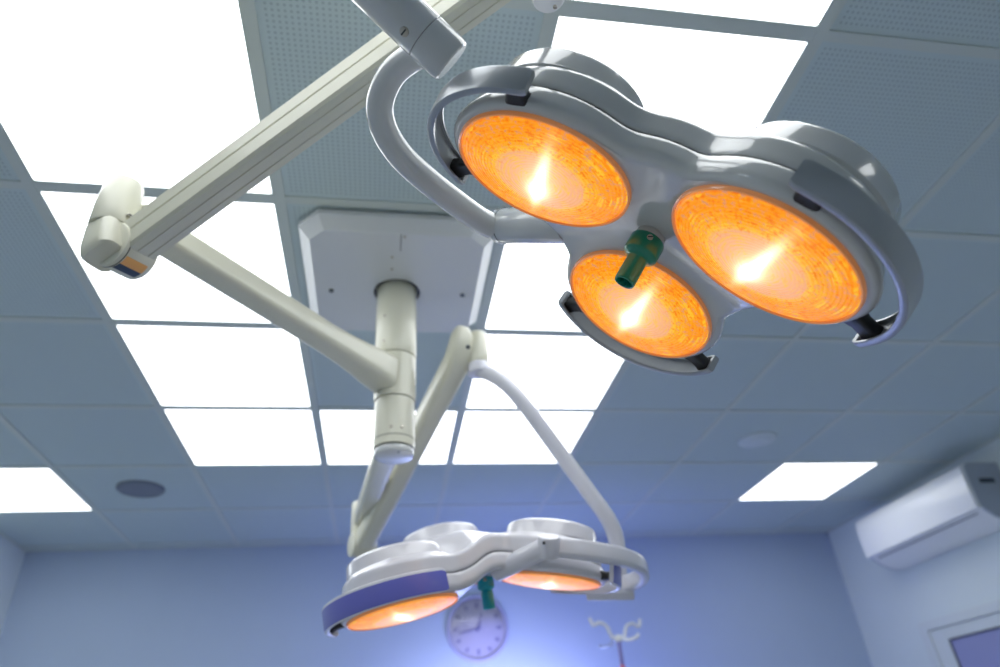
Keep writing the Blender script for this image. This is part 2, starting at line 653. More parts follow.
obj('body', extrude_y(BM(), prof, AY0 + .012, AY1 - .012), 'ac', t)
bm = BM()
box(bm, (X1 - .0012, AY0 + .05, 2.42), (X1 + .004, AY1 - .05, 2.66))
obj('mounting_frame', bm, 'chrome', t, smooth=False)
fp = [(3.845, 2.462), (3.828, 2.466), (3.826, 2.52), (3.826, 2.63), (3.834, 2.675), (3.85, 2.687), (3.87, 2.690), (3.87, 2.697), (3.848, 2.696), (3.826, 2.682), (3.817, 2.64), (3.814, 2.53), (3.817, 2.458), (3.845, 2.452)]
obj('front_panel', extrude_y(BM(), [(3.85, 2.457), (3.822, 2.460), (3.817, 2.53), (3.819, 2.63), (3.828, 2.672), (3.846, 2.690), (3.875, 2.697), (3.88, 2.69), (3.85, 2.66), (3.843, 2.47)], AY0 + .004, AY1 - .004), 'ac', t)
for nm, ya, yb in (('end_cap', AY0, AY0 + .0125), ('end_cap', AY1 - .0125, AY1)):
    obj(nm, extrude_y(BM(), prof, ya, yb), 'ac_grey', t)


def under(u, v):  # point on the sloping underside
    A, B = Vector((3.855, 0, 2.452)), Vector((3.96, 0, 2.39))
    d = (B - A).normalized()
    n = Vector((-d.z, 0, d.x)) * -1
    return A + d * u + Vector((d.z, 0, -d.x)) * v


def strip(y0, y1, u0, u1, v0, v1, m, nm):
    bm = BM()
    q = [under(u0, v0), under(u1, v0), under(u1, v1), under(u0, v1)]
    extrude_y(bm, [(p.x, p.z) for p in q], y0, y1)
    return obj(nm, bm, m, t, smooth=False)


strip(AY0 + .06, AY1 - .05, .006, .024, -.003, .002, 'slot', 'air_slot')
strip(AY0 + .06, AY1 - .05, .028, .060, -.002, .006, 'ac', 'louver_flap')
strip(AY0 + .06, AY1 - .05, .066, .078, -.003, .003, 'slot', 'air_slot')
bm = BM()
box(bm, (3.90, AY0 - .002, 2.585), (3.99, AY0 + .003, 2.610))
obj('side_slot', bm, 'slot', t, smooth=False)

# wall clock
t = thing('wall_clock', 'round lilac wall clock partly hidden by the teal handle of the far lamp', 'clock', (1.472, Y1, 2.262))
cc = Vector((1.472, Y1, 2.262))
bm = BM()
lathe(bm, [(0, .001), (.172, .001), (.172, .018), (0, .018)], cc, (0, -1, 0), 64)
obj('face', bm, 'clock_face', t)
bm = BM()
lathe(bm, [(.170, .001), (.192, .001), (.194, .02), (.186, .034), (.176, .036), (.170, .03), (.170, .001)], cc, (0, -1, 0), 64)
obj('rim', bm, 'clock_rim', t)
for k in range(12):
    bm = BM()
    a = 2 * PI * k / 12
    d = Vector((math.sin(a), 0, math.cos(a)))
    s = Vector((math.cos(a), 0, -math.sin(a)))
    L = .034 if k % 3 == 0 else .026
    q = [cc + d * (.150) + s * .008, cc + d * .150 - s * .008, cc + d * (.150 - L) - s * .008, cc + d * (.150 - L) + s * .008]
    lo = [bm.verts.new(p + Vector((0, -.018, 0))) for p in q]
    hi = [bm.verts.new(p + Vector((0, -.0205, 0))) for p in q]
    face(bm, lo)
    face(bm, hi[::-1])
    for m_ in range(4):
        face(bm, [lo[m_], lo[(m_ + 1) % 4], hi[(m_ + 1) % 4], hi[m_]])
    obj('hour_mark', bm, 'clock_dark', t, smooth=False)
for nm, ang, L, w in (('minute_hand', -103, .118, .0065), ('hour_hand', 18, .088, .009)):
    bm = BM()
    a = math.radians(ang)
    d = Vector((math.sin(a), 0, math.cos(a)))
    s = Vector((math.cos(a), 0, -math.sin(a)))
    q = [cc - d * .02 - s * w, cc - d * .02 + s * w, cc + d * L + s * w * .6, cc + d * L - s * w * .6]
    y0 = -.022 if nm == 'hour_hand' else -.0255
    lo = [bm.verts.new(p + Vector((0, y0, 0))) for p in q]
    hi = [bm.verts.new(p + Vector((0, y0 - .002, 0))) for p in q]
    face(bm, lo)
    face(bm, hi[::-1])
    for m_ in range(4):
        face(bm, [lo[m_], lo[(m_ + 1) % 4], hi[(m_ + 1) % 4], hi[m_]])
    obj(nm, bm, 'clock_dark', t, smooth=False)
bm = BM()
lathe(bm, [(0, .030), (.013, .030), (.014, .018)], cc, (0, -1, 0), 24)
obj('hub', bm, 'clock_dark', t)
bm = BM()
lathe(bm, [(0, .058), (.05, .056), (.1, .050), (.15, .040), (.172, .034), (.172, .032), (.15, .038), (.1, .048), (.05, .054), (0, .056)], cc, (0, -1, 0), 64)
obj('cover_glass', bm, 'clear', t)

# drip stand, its hooks in view above the lower edge
ip = Vector((2.03, 2.09, 2.015))
t = thing('drip_stand', 'slim drip stand with white hooks, seen right of the wall clock', 'drip stand', (ip.x, ip.y, 0))
bm = BM()
cyl(bm, (ip.x, ip.y, 1.90), (ip.x, ip.y, ip.z), .010, bev=.003)
obj('pole', bm, 'violet', t)
bm = BM()
cyl(bm, (ip.x, ip.y, .10), (ip.x, ip.y, 1.90), .0125, bev=.003)
obj('pole_sleeve', bm, 'pink', t, label='red lower sleeve of the pole')
bm = BM()
lathe(bm, [(0, -.012), (.018, -.012), (.022, 0), (.018, .016), (0, .02)], (ip.x, ip.y, ip.z), (0, 0, 1), 24)
obj('hub', bm, 'white', t)
for ang in (200, 20, 110, 290):
    a = math.radians(ang)
    d = Vector((math.cos(a), math.sin(a), 0))
    z = Vector((0, 0, 1))
    up = 1 if ang in (200, 20) else -.25
    pts = [ip + d * .015, ip + d * .04 + z * .012 * up, ip + d * .06 + z * .055 * up, ip + d * .10 + z * .072 * up, ip + d * .14 + z * .060 * up, ip + d * .155 + z * (.078 * up + .015)]
    bm = BM()
    tube(bm, spline(pts, 6), .0085, 12)
    obj('hook', bm, 'chrome' if ang == 110 else 'white', t)
for k in range(5):
    a = 2 * PI * k / 5 + .3
    d = Vector((math.cos(a), math.sin(a), 0))
    bm = BM()
    sweep(bm, [Vector((ip.x, ip.y, .10)) + d * .01, Vector((ip.x, ip.y, .09)) + d * .15, Vector((ip.x, ip.y, .07)) + d * .28], rrect(.03, .022, .006))
    lg = obj('leg', bm, 'chrome', t)
    bm = BM()
    c_ = Vector((ip.x, ip.y, .03)) + d * .27
    s_ = Vector((-d.y, d.x, 0))
    cyl(bm, c_ - s_ * .011, c_ + s_ * .011, .03, bev=.005, seg=24)
    cyl(bm, c_ + Vector((0, 0, .026)), c_ + Vector((0, 0, .045)), .008, bev=.002, seg=12)
    obj('castor', bm, 'rubber', lg)

# ------------------------------------------------------------------ ceiling mount with its column
CX, CY = 0.910, 0.321
mt = thing('ceiling_mount', 'white ceiling plate with the thick cream column that carries both lamps', 'ceiling mount', (CX, CY, H))
bm = BM()
px0, px1, py0, py1 = 0.640, 1.178, 0.022, 0.562
zt, zb = H - 0.004, H - 0.052
ch = .055


def octo(x0, x1, y0, y1, c, z):
    return [(x0 + c, y0, z), (x1 - c, y0, z), (x1, y0 + c, z), (x1, y1 - c, z), (x1 - c, y1, z), (x0 + c, y1, z), (x0, y1 - c, z), (x0, y0 + c, z)]


rings = [octo(px0, px1, py0, py1, ch, zt), octo(px0, px1, py0, py1, ch, zt - .016), octo(px0 + .03, px1 - .03, py0 + .03, py1 - .03, ch - .014, zb)]
vs = [[bm.verts.new(p) for p in r] for r in rings]
for a, b in zip(vs, vs[1:]):
    for k in range(8):
        face(bm, [a[k], a[(k + 1) % 8], b[(k + 1) % 8], b[k]])
face(bm, vs[0])
# underside with a round opening for the column
seg = 64
hole = [bm.verts.new((CX + .070 * math.cos(2 * PI * k / seg), CY + .070 * math.sin(2 * PI * k / seg), zb)) for k in range(seg)]
hole2 = [bm.verts.new((CX + .070 * math.cos(2 * PI * k / seg), CY + .070 * math.sin(2 * PI * k / seg), zb + .03)) for k in range(seg)]
edges = []
for r in (hole, vs[-1]):
    for k in range(len(r)):
        e = bm.edges.get((r[k], r[(k + 1) % len(r)])) or bm.edges.new((r[k], r[(k + 1) % len(r)]))
        edges.append(e)
bmesh.ops.triangle_fill(bm, use_beauty=True, use_dissolve=False, edges=edges)
for k in range(seg):
    face(bm, [hole[k], hole[(k + 1) % seg], hole2[(k + 1) % seg], hole2[k]])
mp = obj('mount_plate', bm, 'plate', mt, smooth=False)
bm = BM()
ring(bm, (CX, CY, zb), (0, 0, 1), .0605, .0715, .004, .02)
obj('opening_gasket', bm, 'rubber', mt)
for nm, x, y in (('bolt', 0.716, .318), ('bolt', 1.110, .318)):
    bm = BM()
    lathe(bm, [(0, -.005), (.006, -.005), (.0075, -.003), (.0075, .001)], (x, y, zb), (0, 0, 1), 16)
    obj(nm, bm, 'dark_steel', mp)
for x, y, r in ((.893, .150, .004), (.893, .205, .004), (.925, .062, .004)):
    bm = BM()
    lathe(bm, [(0, -.003), (r * .8, -.003), (r, 0)], (x, y, zb), (0, 0, 1), 16)
    obj('screw', bm, 'steel', mp)
bm = BM()
box(bm, (CX + .0045, py0 + .03, zb - .0006), (CX + .0065, py0 + .10, zb + .001))
obj('panel_joint', bm, 'seam', mp, smooth=False)
# column: cover tube, core, end cap
bm = BM()
cyl(bm, (CX, CY, 2.512), (CX, CY, 2.775), .0585, .0595, bev=.002, seg=64)
obj('column_cover', bm, 'cream', mt)
bm = BM()
cyl(bm, (CX, CY, 2.232), (CX, CY, 2.515), .043, bev=.002)
obj('column_core', bm, 'cream_dark', mt)
bm = BM()
cyl(bm, (CX, CY, 2.214), (CX, CY, 2.233), .0515, bev=.004, seg=64)
cap = obj('end_cap', bm, 'tube', mt)
bm = BM()
cyl(bm, (CX + .012, CY - .035, 2.2125), (CX + .012, CY - .035, 2.216), .004, bev=.001, seg=12)
obj('screw', bm, 'dark_steel', cap)


def column_screw(parent, z, ang, r, m='steel'):
    a = math.radians(ang)
    d = Vector((math.cos(a), math.sin(a), 0))
    c = Vector((CX, CY, z)) + d * (r - .002)
    bm = BM()
    cyl(bm, c, c + d * .004, .0045, bev=.001, seg=14)
    return obj('screw', bm, m, parent)


for z, a in ((2.63, -125), (2.545, -125)):
    column_screw(mt, z, a, .0588)

# ------------------------------------------------------------------ lamp heads


def seam_screw(c, d, r, parent, m='steel', name='screw'):
    bm = BM()
    c = Vector(c)
    d = Vector(d).normalized()
    x, y, z = frame_of(d)
    lathe(bm, [(r, -.002), (r, .0012), (r * .8, .002), (0, .002)], c, d, 20)
    o = obj(name, bm, m, parent)
    bm = BM()
    vs = [bm.verts.new(c + x * u * r * .8 + y * v * r * .16 + z * w_) for w_ in (.0012, .0026) for u, v in ((-1, -1), (1, -1), (1, 1), (-1, 1))]
    for q in ((0, 1, 2, 3), (4, 7, 6, 5), (0, 4, 5, 1), (1, 5, 6, 2), (2, 6, 7, 3), (3, 7, 4, 0)):
        face(bm, [vs[i] for i in q])
    obj('slot', bm, 'seam', o, smooth=False)
    return o


def lamp_head(root, RM, TT, R, tau, mats, bulb_dir, edge_d, hpos=(0, 0), guards=(0, 1, 2), beta=(0, 0, 0), delta=(0, 0, 0), dalpha=(0, 0, 0), gshift=(0, 0, 0), ghalf=(60, 60, 60)):
    E = [Vector((math.cos(math.radians(a)), math.sin(math.radians(a)), 0)) for a in (90, 210, 330)]
    N = 216
    rd = 0.134

    def outline():
        out = []
        for i in range(N):
            th = 2 * PI * i / N
            u = Vector((math.cos(th), math.sin(th), 0))
            vals = []
            for e in E:
                ca = u.dot(e)
                s2 = rd * rd - R * R * (1 - ca * ca)
                if s2 > 0 and ca > 0:
                    vals.append(R * ca + math.sqrt(s2))
            for e in E:
                ca = -u.dot(e)
                if ca > 0.3:
                    vals.append(min(edge_d / ca, .26))
            rr = max(v for v in vals if True) if False else None
            # union of discs with the web that joins them
            disc = max([v for v in vals[:len(vals)]] or [0])
            web = 1e9
            for e in E:
                ca = -u.dot(e)
                if ca > 1e-3:
                    web = min(web, edge_d / ca)
            dd = 0
            for e in E:
                ca = u.dot(e)
                s2 = rd * rd - R * R * (1 - ca * ca)
                if s2 > 0 and ca > 0:
                    dd = max(dd, R * ca + math.sqrt(s2))
            web = min(web, R + .03)
            out.append(max(dd, web))
        for _ in range(5):
            out = [(out[k - 1] + 2 * out[k] + out[(k + 1) % N]) / 4 for k in range(N)]
        return [Vector((out[k] * math.cos(2 * PI * k / N), out[k] * math.sin(2 * PI * k / N), 0)) for k in range(N)]
    O = outline()
    NR = []
    for k in range(N):
        tg = (O[(k + 1) % N] - O[k - 1]).normalized()
        NR.append(Vector((tg.y, -tg.x, 0)))
    AL = [tau + d for d in dalpha]
    TG = [Vector((-e.y, e.x, 0)) for e in E]

    def droop(p):
        """each head hangs at its own small tilt; the web blends between them"""
        s = [p.x * e.x + p.y * e.y for e in E]
        m = max(s)
        wt = [math.exp(38 * (v - m)) for v in s]
        sw = sum(wt)
        dz = 0
        for k in range(3):
            dz += wt[k] / sw * (AL[k] * (s[k] - R) + beta[k] * (p.x * TG[k].x + p.y * TG[k].y) + delta[k])
        return Vector((p.x, p.y, p.z - dz))

    def world(p):
        return RM @ p + TT

    def rings_mesh(rows, close0=True, close1=True):
        bm = BM()
        prev = None
        for kind, a, z in rows:
            r = []
            for k in range(N):
                p = O[k] - NR[k] * a if kind == 'i' else O[k] * a
                r.append(bm.verts.new(world(droop(Vector((p.x, p.y, z))))))
            if prev:
                for k in range(N):
                    face(bm, [prev[k], prev[(k + 1) % N], r[(k + 1) % N], r[k]])
            elif close0:
                c = bm.verts.new(world(droop(Vector((0, 0, z)))))
                for k in range(N):
                    face(bm, [c, r[(k + 1) % N], r[k]])
            prev = r
        if close1:
            c = bm.verts.new(world(droop(Vector((0, 0, rows[-1][2])))))
            for k in range(N):
                face(bm, [c, prev[k], prev[(k + 1) % N]])
        return bm
    z0 = .0035
    rows = [('s', f, z0) for f in (.1, .2, .3, .4, .5, .6, .7, .8, .88, .93)] + [('i', .0105, z0 + .0004), ('i', .0065, z0 + .0018), ('i', .0028, z0 + .0055), ('i', .0006, .0125), ('i', .0008, .02), ('i', .0040, .032), ('i', .0056, .0385), ('i', .0066, .0396), ('i', .011, .0396)] + [('s', f, .0396) for f in (.9, .8, .6, .4, .2)]
    lower = obj('lower_shell', rings_mesh(rows), mats['body'], root, angle=50)
    rows = [('i', .0100, .037), ('i', .0082, .037), ('i', .0082, .0455), ('i', .0100, .0455)]
    obj('shell_seam', rings_mesh(rows, True, True), 'seam', root)
    # upper shell: web and three drums blended by voxel remesh, then drooped
    bm = BM()
    zt_ = .083
    rws = [(.0062, .0415), (.0062, .046), (.0095, zt_ - .007), (.016, zt_)]
    prev = None
    for a, z in rws:
        r = [bm.verts.new((O[k].x - NR[k].x * a, O[k].y - NR[k].y * a, z)) for k in range(N)]
        if prev:
            for k in range(N):
                face(bm, [prev[k], prev[(k + 1) % N], r[(k + 1) % N], r[k]])
        else:
            face(bm, r[::-1])
        prev = r
    face(bm, prev)
    for e in E:
        lathe(bm, [(0, .0425), (.1275, .0425), (.1260, .048), (.1195, .066), (.1115, .0893), (.108, .0915), (0, .0915)], e * R, (0, 0, 1), 96)
    me = bpy.data.meshes.new('tmp')
    bmesh.ops.recalc_face_normals(bm, faces=bm.faces)
    bm.to_mesh(me)
    bm.free()
    tmp = bpy.data.objects.new('tmp', me)
    COL.objects.link(tmp)
    md = tmp.modifiers.new('r', 'REMESH')
    md.mode = 'VOXEL'
    md.voxel_size = .0032
    ms = tmp.modifiers.new('s', 'SMOOTH')
    ms.iterations = 9
    ms.factor = .5
    dg = bpy.context.evaluated_depsgraph_get()
    dg.update()
    m2 = bpy.data.meshes.new_from_object(tmp.evaluated_get(dg))
    bpy.data.objects.remove(tmp)
    bpy.data.meshes.remove(me)
    bm = BM()
    bm.from_mesh(m2)
    bpy.data.meshes.remove(m2)
    for v in bm.verts:
        v.co = world(droop(v.co.copy()))
    obj('upper_shell', bm, mats['body'], root, angle=80)
    # head parts
    ax_l = []
    for k, e in enumerate(E):
        c = RM @ (e * R - Vector((0, 0, delta[k]))) + TT
        r_ = (e - Vector((0, 0, AL[k]))).normalized()
        t_ = TG[k] - Vector((0, 0, beta[k]))
        t_ = (t_ - r_ * t_.dot(r_)).normalized()
        rad = RM @ r_
        tan = RM @ t_
        up = rad.cross(tan)     # away from the glass

        def hp(a, rr, z, c=c, rad=rad, tan=tan, up=up):
            a = math.radians(a)
            return c + rad * rr * math.cos(a) + tan * rr * math.sin(a) + up * z
        # cap
        bm = BM()
        lathe(bm, [(0, .080), (.103, .080), (.1078, .0866), (.1083, .0878), (.1077, .0892), (.1048, .1140), (.1010, .1200), (.093, .1238), (.05, .1260), (0, .1265)], c, up, 96)
        obj('head_cap', bm, mats['body'], root, angle=40)
        bm = BM()
        ring(bm, c, up, .09, .1055, .080, .0864, 96)
        obj('cap_seam', bm, 'seam', root)
        # lens: own axes, x along its painted streak
        bd = Vector(bulb_dir)
        bd = (bd - up * bd.dot(up)).normalized()
        zz = -up
        yy = zz.cross(bd)
        RL = Matrix((bd, yy, zz)).transposed()
        bm = BM()
        lathe(bm, [(0, .0120), (.03, .0113), (.06, .0091), (.09, .0055), (.108, .0024), (.115, .0003), (.1175, -.003), (.1175, -.008), (0, -.008)], (0, 0, 0), (0, 0, 1), 96)
        bmesh.ops.recalc_face_normals(bm, faces=bm.faces)
        me = bpy.data.meshes.new('lens')
        bm.to_mesh(me)
        bm.free()
        for p in me.polygons:
            p.use_smooth = True
        me.materials.append(MAT['lens'])
        lo = bpy.data.objects.new('lens', me)
        COL.objects.link(lo)
        lo.parent = root
        lo.rotation_euler = RL.to_euler()
        lo.location = c - root.location
        lo['label'] = 'glowing amber ribbed glass'
        bm = BM()
        lathe(bm, [(.1170, .0), (.1174, -.0014), (.1188, -.0022), (.1202, -.0014), (.1208, .002), (.1208, .008), (.1170, .008), (.1170, 0)], c, up, 96)
        obj('lens_rim', bm, 'rim', root)
        # guard bow with its two rubber posts
        if k in guards:
            half = ghalf[k]
            gz = mats.get('guard_h', 1.0)
            prof = [(.1555, -.002), (.1605, -.0035), (.1650, -.002), (.1660, .003), (.1660, .0265), (.1650, .0300), (.1605, .0315), (.1555, .030), (.1555, .0275), (.1615, .0265), (.1622, .014), (.1615, .0015), (.1555, .0005)]
            bm = BM()
            prev = None
            n = 56
            for i in range(n + 1):
                f = i / n * 2 - 1
                a = half * f + gshift[k]
                # rounded ends
                en = min(1.0, (1 - abs(f)) / .045)
                sq = math.sqrt(max(0, 1 - (1 - en) ** 2)) * .15 + .85 if en < 1 else 1
                r = [bm.verts.new(hp(a, min(q, .1556) if en < .9 and 8 <= qi <= 12 else q, .014 + (z * gz - .014) * sq)) for qi, (q, z) in enumerate(prof)]
                if prev:
                    for j in range(len(prof)):
                        face(bm, [prev[j], prev[(j + 1) % len(prof)], r[(j + 1) % len(prof)], r[j]], 1 if j in (2, 3) else 0)
                else:
                    face(bm, r[::-1])
                prev = r
            face(bm, prev)
            gd = obj('guard', bm, [mats['guard'], mats.get('guard_face', mats['guard'])], root, angle=40, label=mats.get('guard_label'))
            for s in (-1, 1):
                bm = BM()
                a = s * half * .85 + gshift[k]
                A, B = hp(a, .128, .016), hp(a + s * 1.5, .1618, .014)
                tgt = (hp(a + 1, .14, .014) - hp(a - 1, .14, .014)).normalized()
                sweep(bm, [A, A.lerp(B, .35), A.lerp(B, .75), B], rrect(.030, .018, .006), up=up, scale=[(1.05, 1.15), (.8, .95), (.85, .95), (1, 1.1)])
                obj('rubber_post', bm, 'rubber', gd)
    # sterile handle
    zc = -droop(Vector((hpos[0], hpos[1], 0))).z * -1
    hb = Vector((hpos[0], hpos[1], 0))
    axis = RM @ Vector((0, 0, -1))

    def hl(z):
        return world(hb + Vector((0, 0, z)))
    bm = BM()
    cyl(bm, hl(zc + .004), hl(mats.get('hz', .020) - .001), .021, bev=.002)
    obj('handle_socket', bm, mats['body'], root)
    bm = BM()
    base = hl(mats.get('hz', .020))
    hm = mats['handle']
    hr = mats.get('hr', 1.0)
    lathe(bm, [(0, 0), (.0205 * hr, 0), (.0235 * hr, .002), (.0245 * hr, .005), (.0245 * hr, .026), (.0235 * hr, .0285), (.0185 * hr, .0315), (.0150 * hr, .034), (.0142, .037), (.0145, .072), (.0138, .0745), (.0118, .075), (.0108, .0735), (.0105, .055), (0, .055)], base, axis, 48)
    h = obj('handle', bm, hm, root, angle=40)
    bm = BM()
    lathe(bm, [(0, .0565), (.0103, .0565), (.0105, .0555), (0, .0552)], base, axis, 32)
    obj('bore', bm, 'green_dark', h)
    # side screw, on the side towards the operator
    sd = (CAM - base)
    sd = (sd - axis * sd.dot(axis)).normalized()
    seam_screw(base + axis * .010 + sd * .0245 * hr, sd, .0042, h)
    return dict(E=E)


# ------------------------------------------------------------------ near lamp
hubF = Vector((CX, CY, 2.44))
fr = thing('surgical_lamp', 'near surgical lamp, grey three-head body with amber lenses and a green handle', 'surgical lamp', hubF, 'ceiling surgical lamps')
RMF = rotv((-0.517, 0.6147, -2.2583))
TF = Vector((1.227, -0.6841, 2.0862))
RF, TAUF = 0.1705, 0.1494
lamp_head(fr, RMF, TF, RF, TAUF, dict(body='body', guard='guard', handle='green'), RMF @ Vector((.707, .707, 0)), .174)

# collar and swing arm
bm = BM()
ring(bm, (CX, CY, 0), (0, 0, 1), .0445, .0575, 2.374, 2.508, 64)
sl = obj('column_collar', bm, 'cream', fr)
z1 = 2.443
elb = at(117, 212, 1.27)
elb.z = z1
dirA = (elb - Vector((CX, CY, z1)))
LA = dirA.length
dirA.normalize()
bm = BM()
P0 = Vector((CX, CY, z1))
pth = [P0 + dirA * s for s in (.047, .09, .14, .20, .28, LA * .6, LA - .035)]
pth[0].z -= .002
sc = [(1.45, 1.62), (1.42, 1.50), (1.28, 1.30), (1.12, 1.14), (1.02, 1.04), (1, 1), (.95, .95)]
sweep(bm, pth, rrect(.062, .062, .016, 5), scale=sc)
obj('swing_arm', bm, 'cream', fr)
# elbow hub
bm = BM()
lathe(bm, [(0, -.055), (.037, -.055), (.0385, -.052), (.0385, .0), (.0345, .052), (.0325, .058), (.027, .062), (0, .063)], elb, (0, 0, 1), 48)
eh = obj('elbow_hub', bm, 'cream', fr)
# knuckle below the hub, spring arm from there
kn = at(125, 251, 1.25)
hubE = at(553, -62, 1.16)
dirB = (hubE - kn)
LB = dirB.length
dirB.normalize()
sideB = dirB.cross(Vector((0, 0, 1))).normalized()
nearS = 1 if (sideB.dot(CAM - kn) > 0) else -1
_roll = Matrix.Rotation(math.radians(13), 3, dirB)
if ((_roll @ sideB) * nearS).dot((CAM - kn).normalized()) < (sideB * nearS).dot((CAM - kn).normalized()):
    _roll = _roll.transposed()
sideB = _roll @ sideB
upB = sideB.cross(dirB)
# fork body
bm = BM()
fk = kn - dirB * .030
hz_ = Vector((dirB.x, dirB.y, 0)).normalized()
sweep(bm, [elb + Vector((0, 0, -.052)), elb + Vector((0, 0, -.060)), elb + Vector((0, 0, -.10)) + hz_ * .004, elb + Vector((0, 0, -.118)) + hz_ * .008, elb + Vector((0, 0, -.124)) + hz_ * .010], rrect(.066, .070, .020, 4), up=hz_, scale=[(.95, .95), (1, 1), (1, 1.05), (.95, 1.0), (.8, .85)])
obj('elbow_fork', bm, 'cream', fr)
bm = BM()
w2 = .039
# arm profile: side faces with a step groove, darker lip below
pa = [(-.030, .037), (.030, .037), (.036, .032), (.036, .006), (.0335, .0045), (.0335, .001), (.038, -.001), (.038, -.030), (.033, -.037),
      (.016, -.038), (.015, -.036), (.013, -.036), (.012, -.038),
      (-.012, -.038), (-.013, -.036), (-.015, -.036), (-.016, -.038), (-.033, -.037), (-.038, -.030), (-.038, -.001), (-.0335, .001), (-.0335, .0045), (-.036, .006), (-.036, .032)]
pa = [(a * .84, b * .84) for a, b in pa]
sweep(bm, [kn + dirB * .015, kn + dirB * .3, hubE - dirB * .05], pa, up=upB)
obj('spring_arm', bm, 'cream', fr, angle=20)
bm = BM()
cyl(bm, kn - sideB * .036, kn + sideB * .036, .044, bev=.004, seg=48)
kd = obj('knuckle', bm, 'cream', fr)
bm = BM()
ring(bm, kn + sideB * nearS * .026, sideB * nearS, .038, .0444, 0, .0018, 48)
obj('joint_line', bm, 'seam', kd)
seam_screw(kn + sideB * nearS * .0365, sideB * nearS, .0022, kd)
sv = (CAM - elb)
sv.z = 0
sv.normalize()
seam_screw(elb + Vector((0, 0, -.038)) + (sv + .55 * Vector((sv.y, -sv.x, 0)) * -1).normalized() * .0425, (sv + .55 * Vector((-sv.y, sv.x, 0))), .0045, eh)
# two-tone colour patch on the rounded end of the arm


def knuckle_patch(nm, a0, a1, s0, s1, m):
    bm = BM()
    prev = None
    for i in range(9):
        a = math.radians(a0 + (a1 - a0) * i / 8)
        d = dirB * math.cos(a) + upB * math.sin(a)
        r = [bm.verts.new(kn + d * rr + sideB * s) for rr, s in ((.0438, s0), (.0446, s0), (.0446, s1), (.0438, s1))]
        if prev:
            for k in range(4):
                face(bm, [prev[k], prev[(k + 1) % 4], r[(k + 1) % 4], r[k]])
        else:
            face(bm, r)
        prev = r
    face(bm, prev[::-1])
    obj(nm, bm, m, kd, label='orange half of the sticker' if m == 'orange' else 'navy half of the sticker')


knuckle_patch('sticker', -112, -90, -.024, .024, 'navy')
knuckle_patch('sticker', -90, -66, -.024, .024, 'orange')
# hub at the far end of the spring arm, bottom disc just in frame
hb_ = at(549, -1, 1.115)
bm = BM()
cyl(bm, hb_ + Vector((0, 0, .008)), Vector((hb_.x, hb_.y, min(hubE.z + .045, 2.775))), .0285, bev=.004)
obj('arm_hub', bm, 'cream', fr)
bm = BM()
lathe(bm, [(0, 0), (.022, 0), (.0255, .001), (.027, .004), (.027, .010), (0, .010)], hb_, (0, 0, 1), 48)
hd = obj('hub_cap', bm, 'white', fr)
seam_screw(at(555, 7, 1.113) + Vector((0, 0, -.0005)), (0, 0, -1), .0035, hd)
bm = BM()
cyl(bm, hubE - dirB * .055 , hubE + dirB * .0, .034, bev=.006)
obj('arm_end', bm, 'cream', fr)
# upper bow and the thick grey tube
ce = at(452, 62, .885)
cs = at(345, -40, .855)
cd = (ce - cs).normalized()
co = cs - cd * .04
bm = BM()
bow = [Vector((hb_.x - .02, hb_.y - .015, hb_.z + .05)), Vector((1.05, -.92, 2.64)), Vector((.92, -1.02, 2.62)), Vector((.79, -1.03, 2.53)), co - cd * .06, co, co + cd * .05]
tube(bm, spline(bow, 8), .021)
obj('upper_bow', bm, 'tube', fr)
s1 = ce - cd * .046
bm = BM()
lathe(bm, [(0, 0), (.028, 0), (.0315, .004), (.0318, .02), (.0315, (s1 - co).length - .0012), (.0305, (s1 - co).length), (0, (s1 - co).length)], co, cd, 48)
jt = obj('joint_tube', bm, 'tube', fr)
bm = BM()
LL = (ce - s1).length
lathe(bm, [(0, 0), (.0305, 0), (.0315, .0012), (.0315, LL - .008), (.0300, LL - .002), (.0275, LL), (0, LL)], s1 + cd * .0006, cd, 48)
obj('joint_end', bm, 'tube', fr)
sp_ = at(407, 34, .87)
ap = cs + cd * (sp_ - cs).dot(cd)
vd = (CAM - ap)
vd = (vd - cd * vd.dot(cd)).normalized()
lat = cd.cross(vd)
o_ = (sp_ - ap).dot(lat)
o_ = max(-.02, min(.02, o_))
nd = (vd * math.sqrt(.0315 ** 2 - o_ ** 2) + lat * o_).normalized()
seam_screw(ap + nd * .0316, nd, .0062, jt)
# C-shaped pipe from the tube round to the joint of the body
JA = RMF @ Vector((0, -.163, .044)) + TF
JB = RMF @ Vector((0, -.318, .032)) + TF
pts = [at(432, 52, .93), at(412, 58, .945), at(391, 76, .965), at(380, 104, .985), at(385, 131, 1.005), at(402, 157, 1.03), at(428, 181, 1.06), at(456, 203, 1.10), at(478, 219, 1.135), at(492, 226, 1.15)]
pp = spline(pts, 8)
bm = BM()
n_ = len(pp)
tube(bm, pp, .0195, 28, scale=[1 + .12 * i / n_ for i in range(n_)])
obj('c_pipe', bm, 'tube', fr)
bm = BM()
jd = (JA - JB).normalized()
cyl(bm, JB, JA, .0310, bev=.006, seg=48)
jb = obj('body_joint', bm, 'tube', fr)
bm = BM()
ring(bm, JB + jd * .016, jd, .029, .0313, 0, .0016)
obj('joint_line', bm, 'seam', jb)

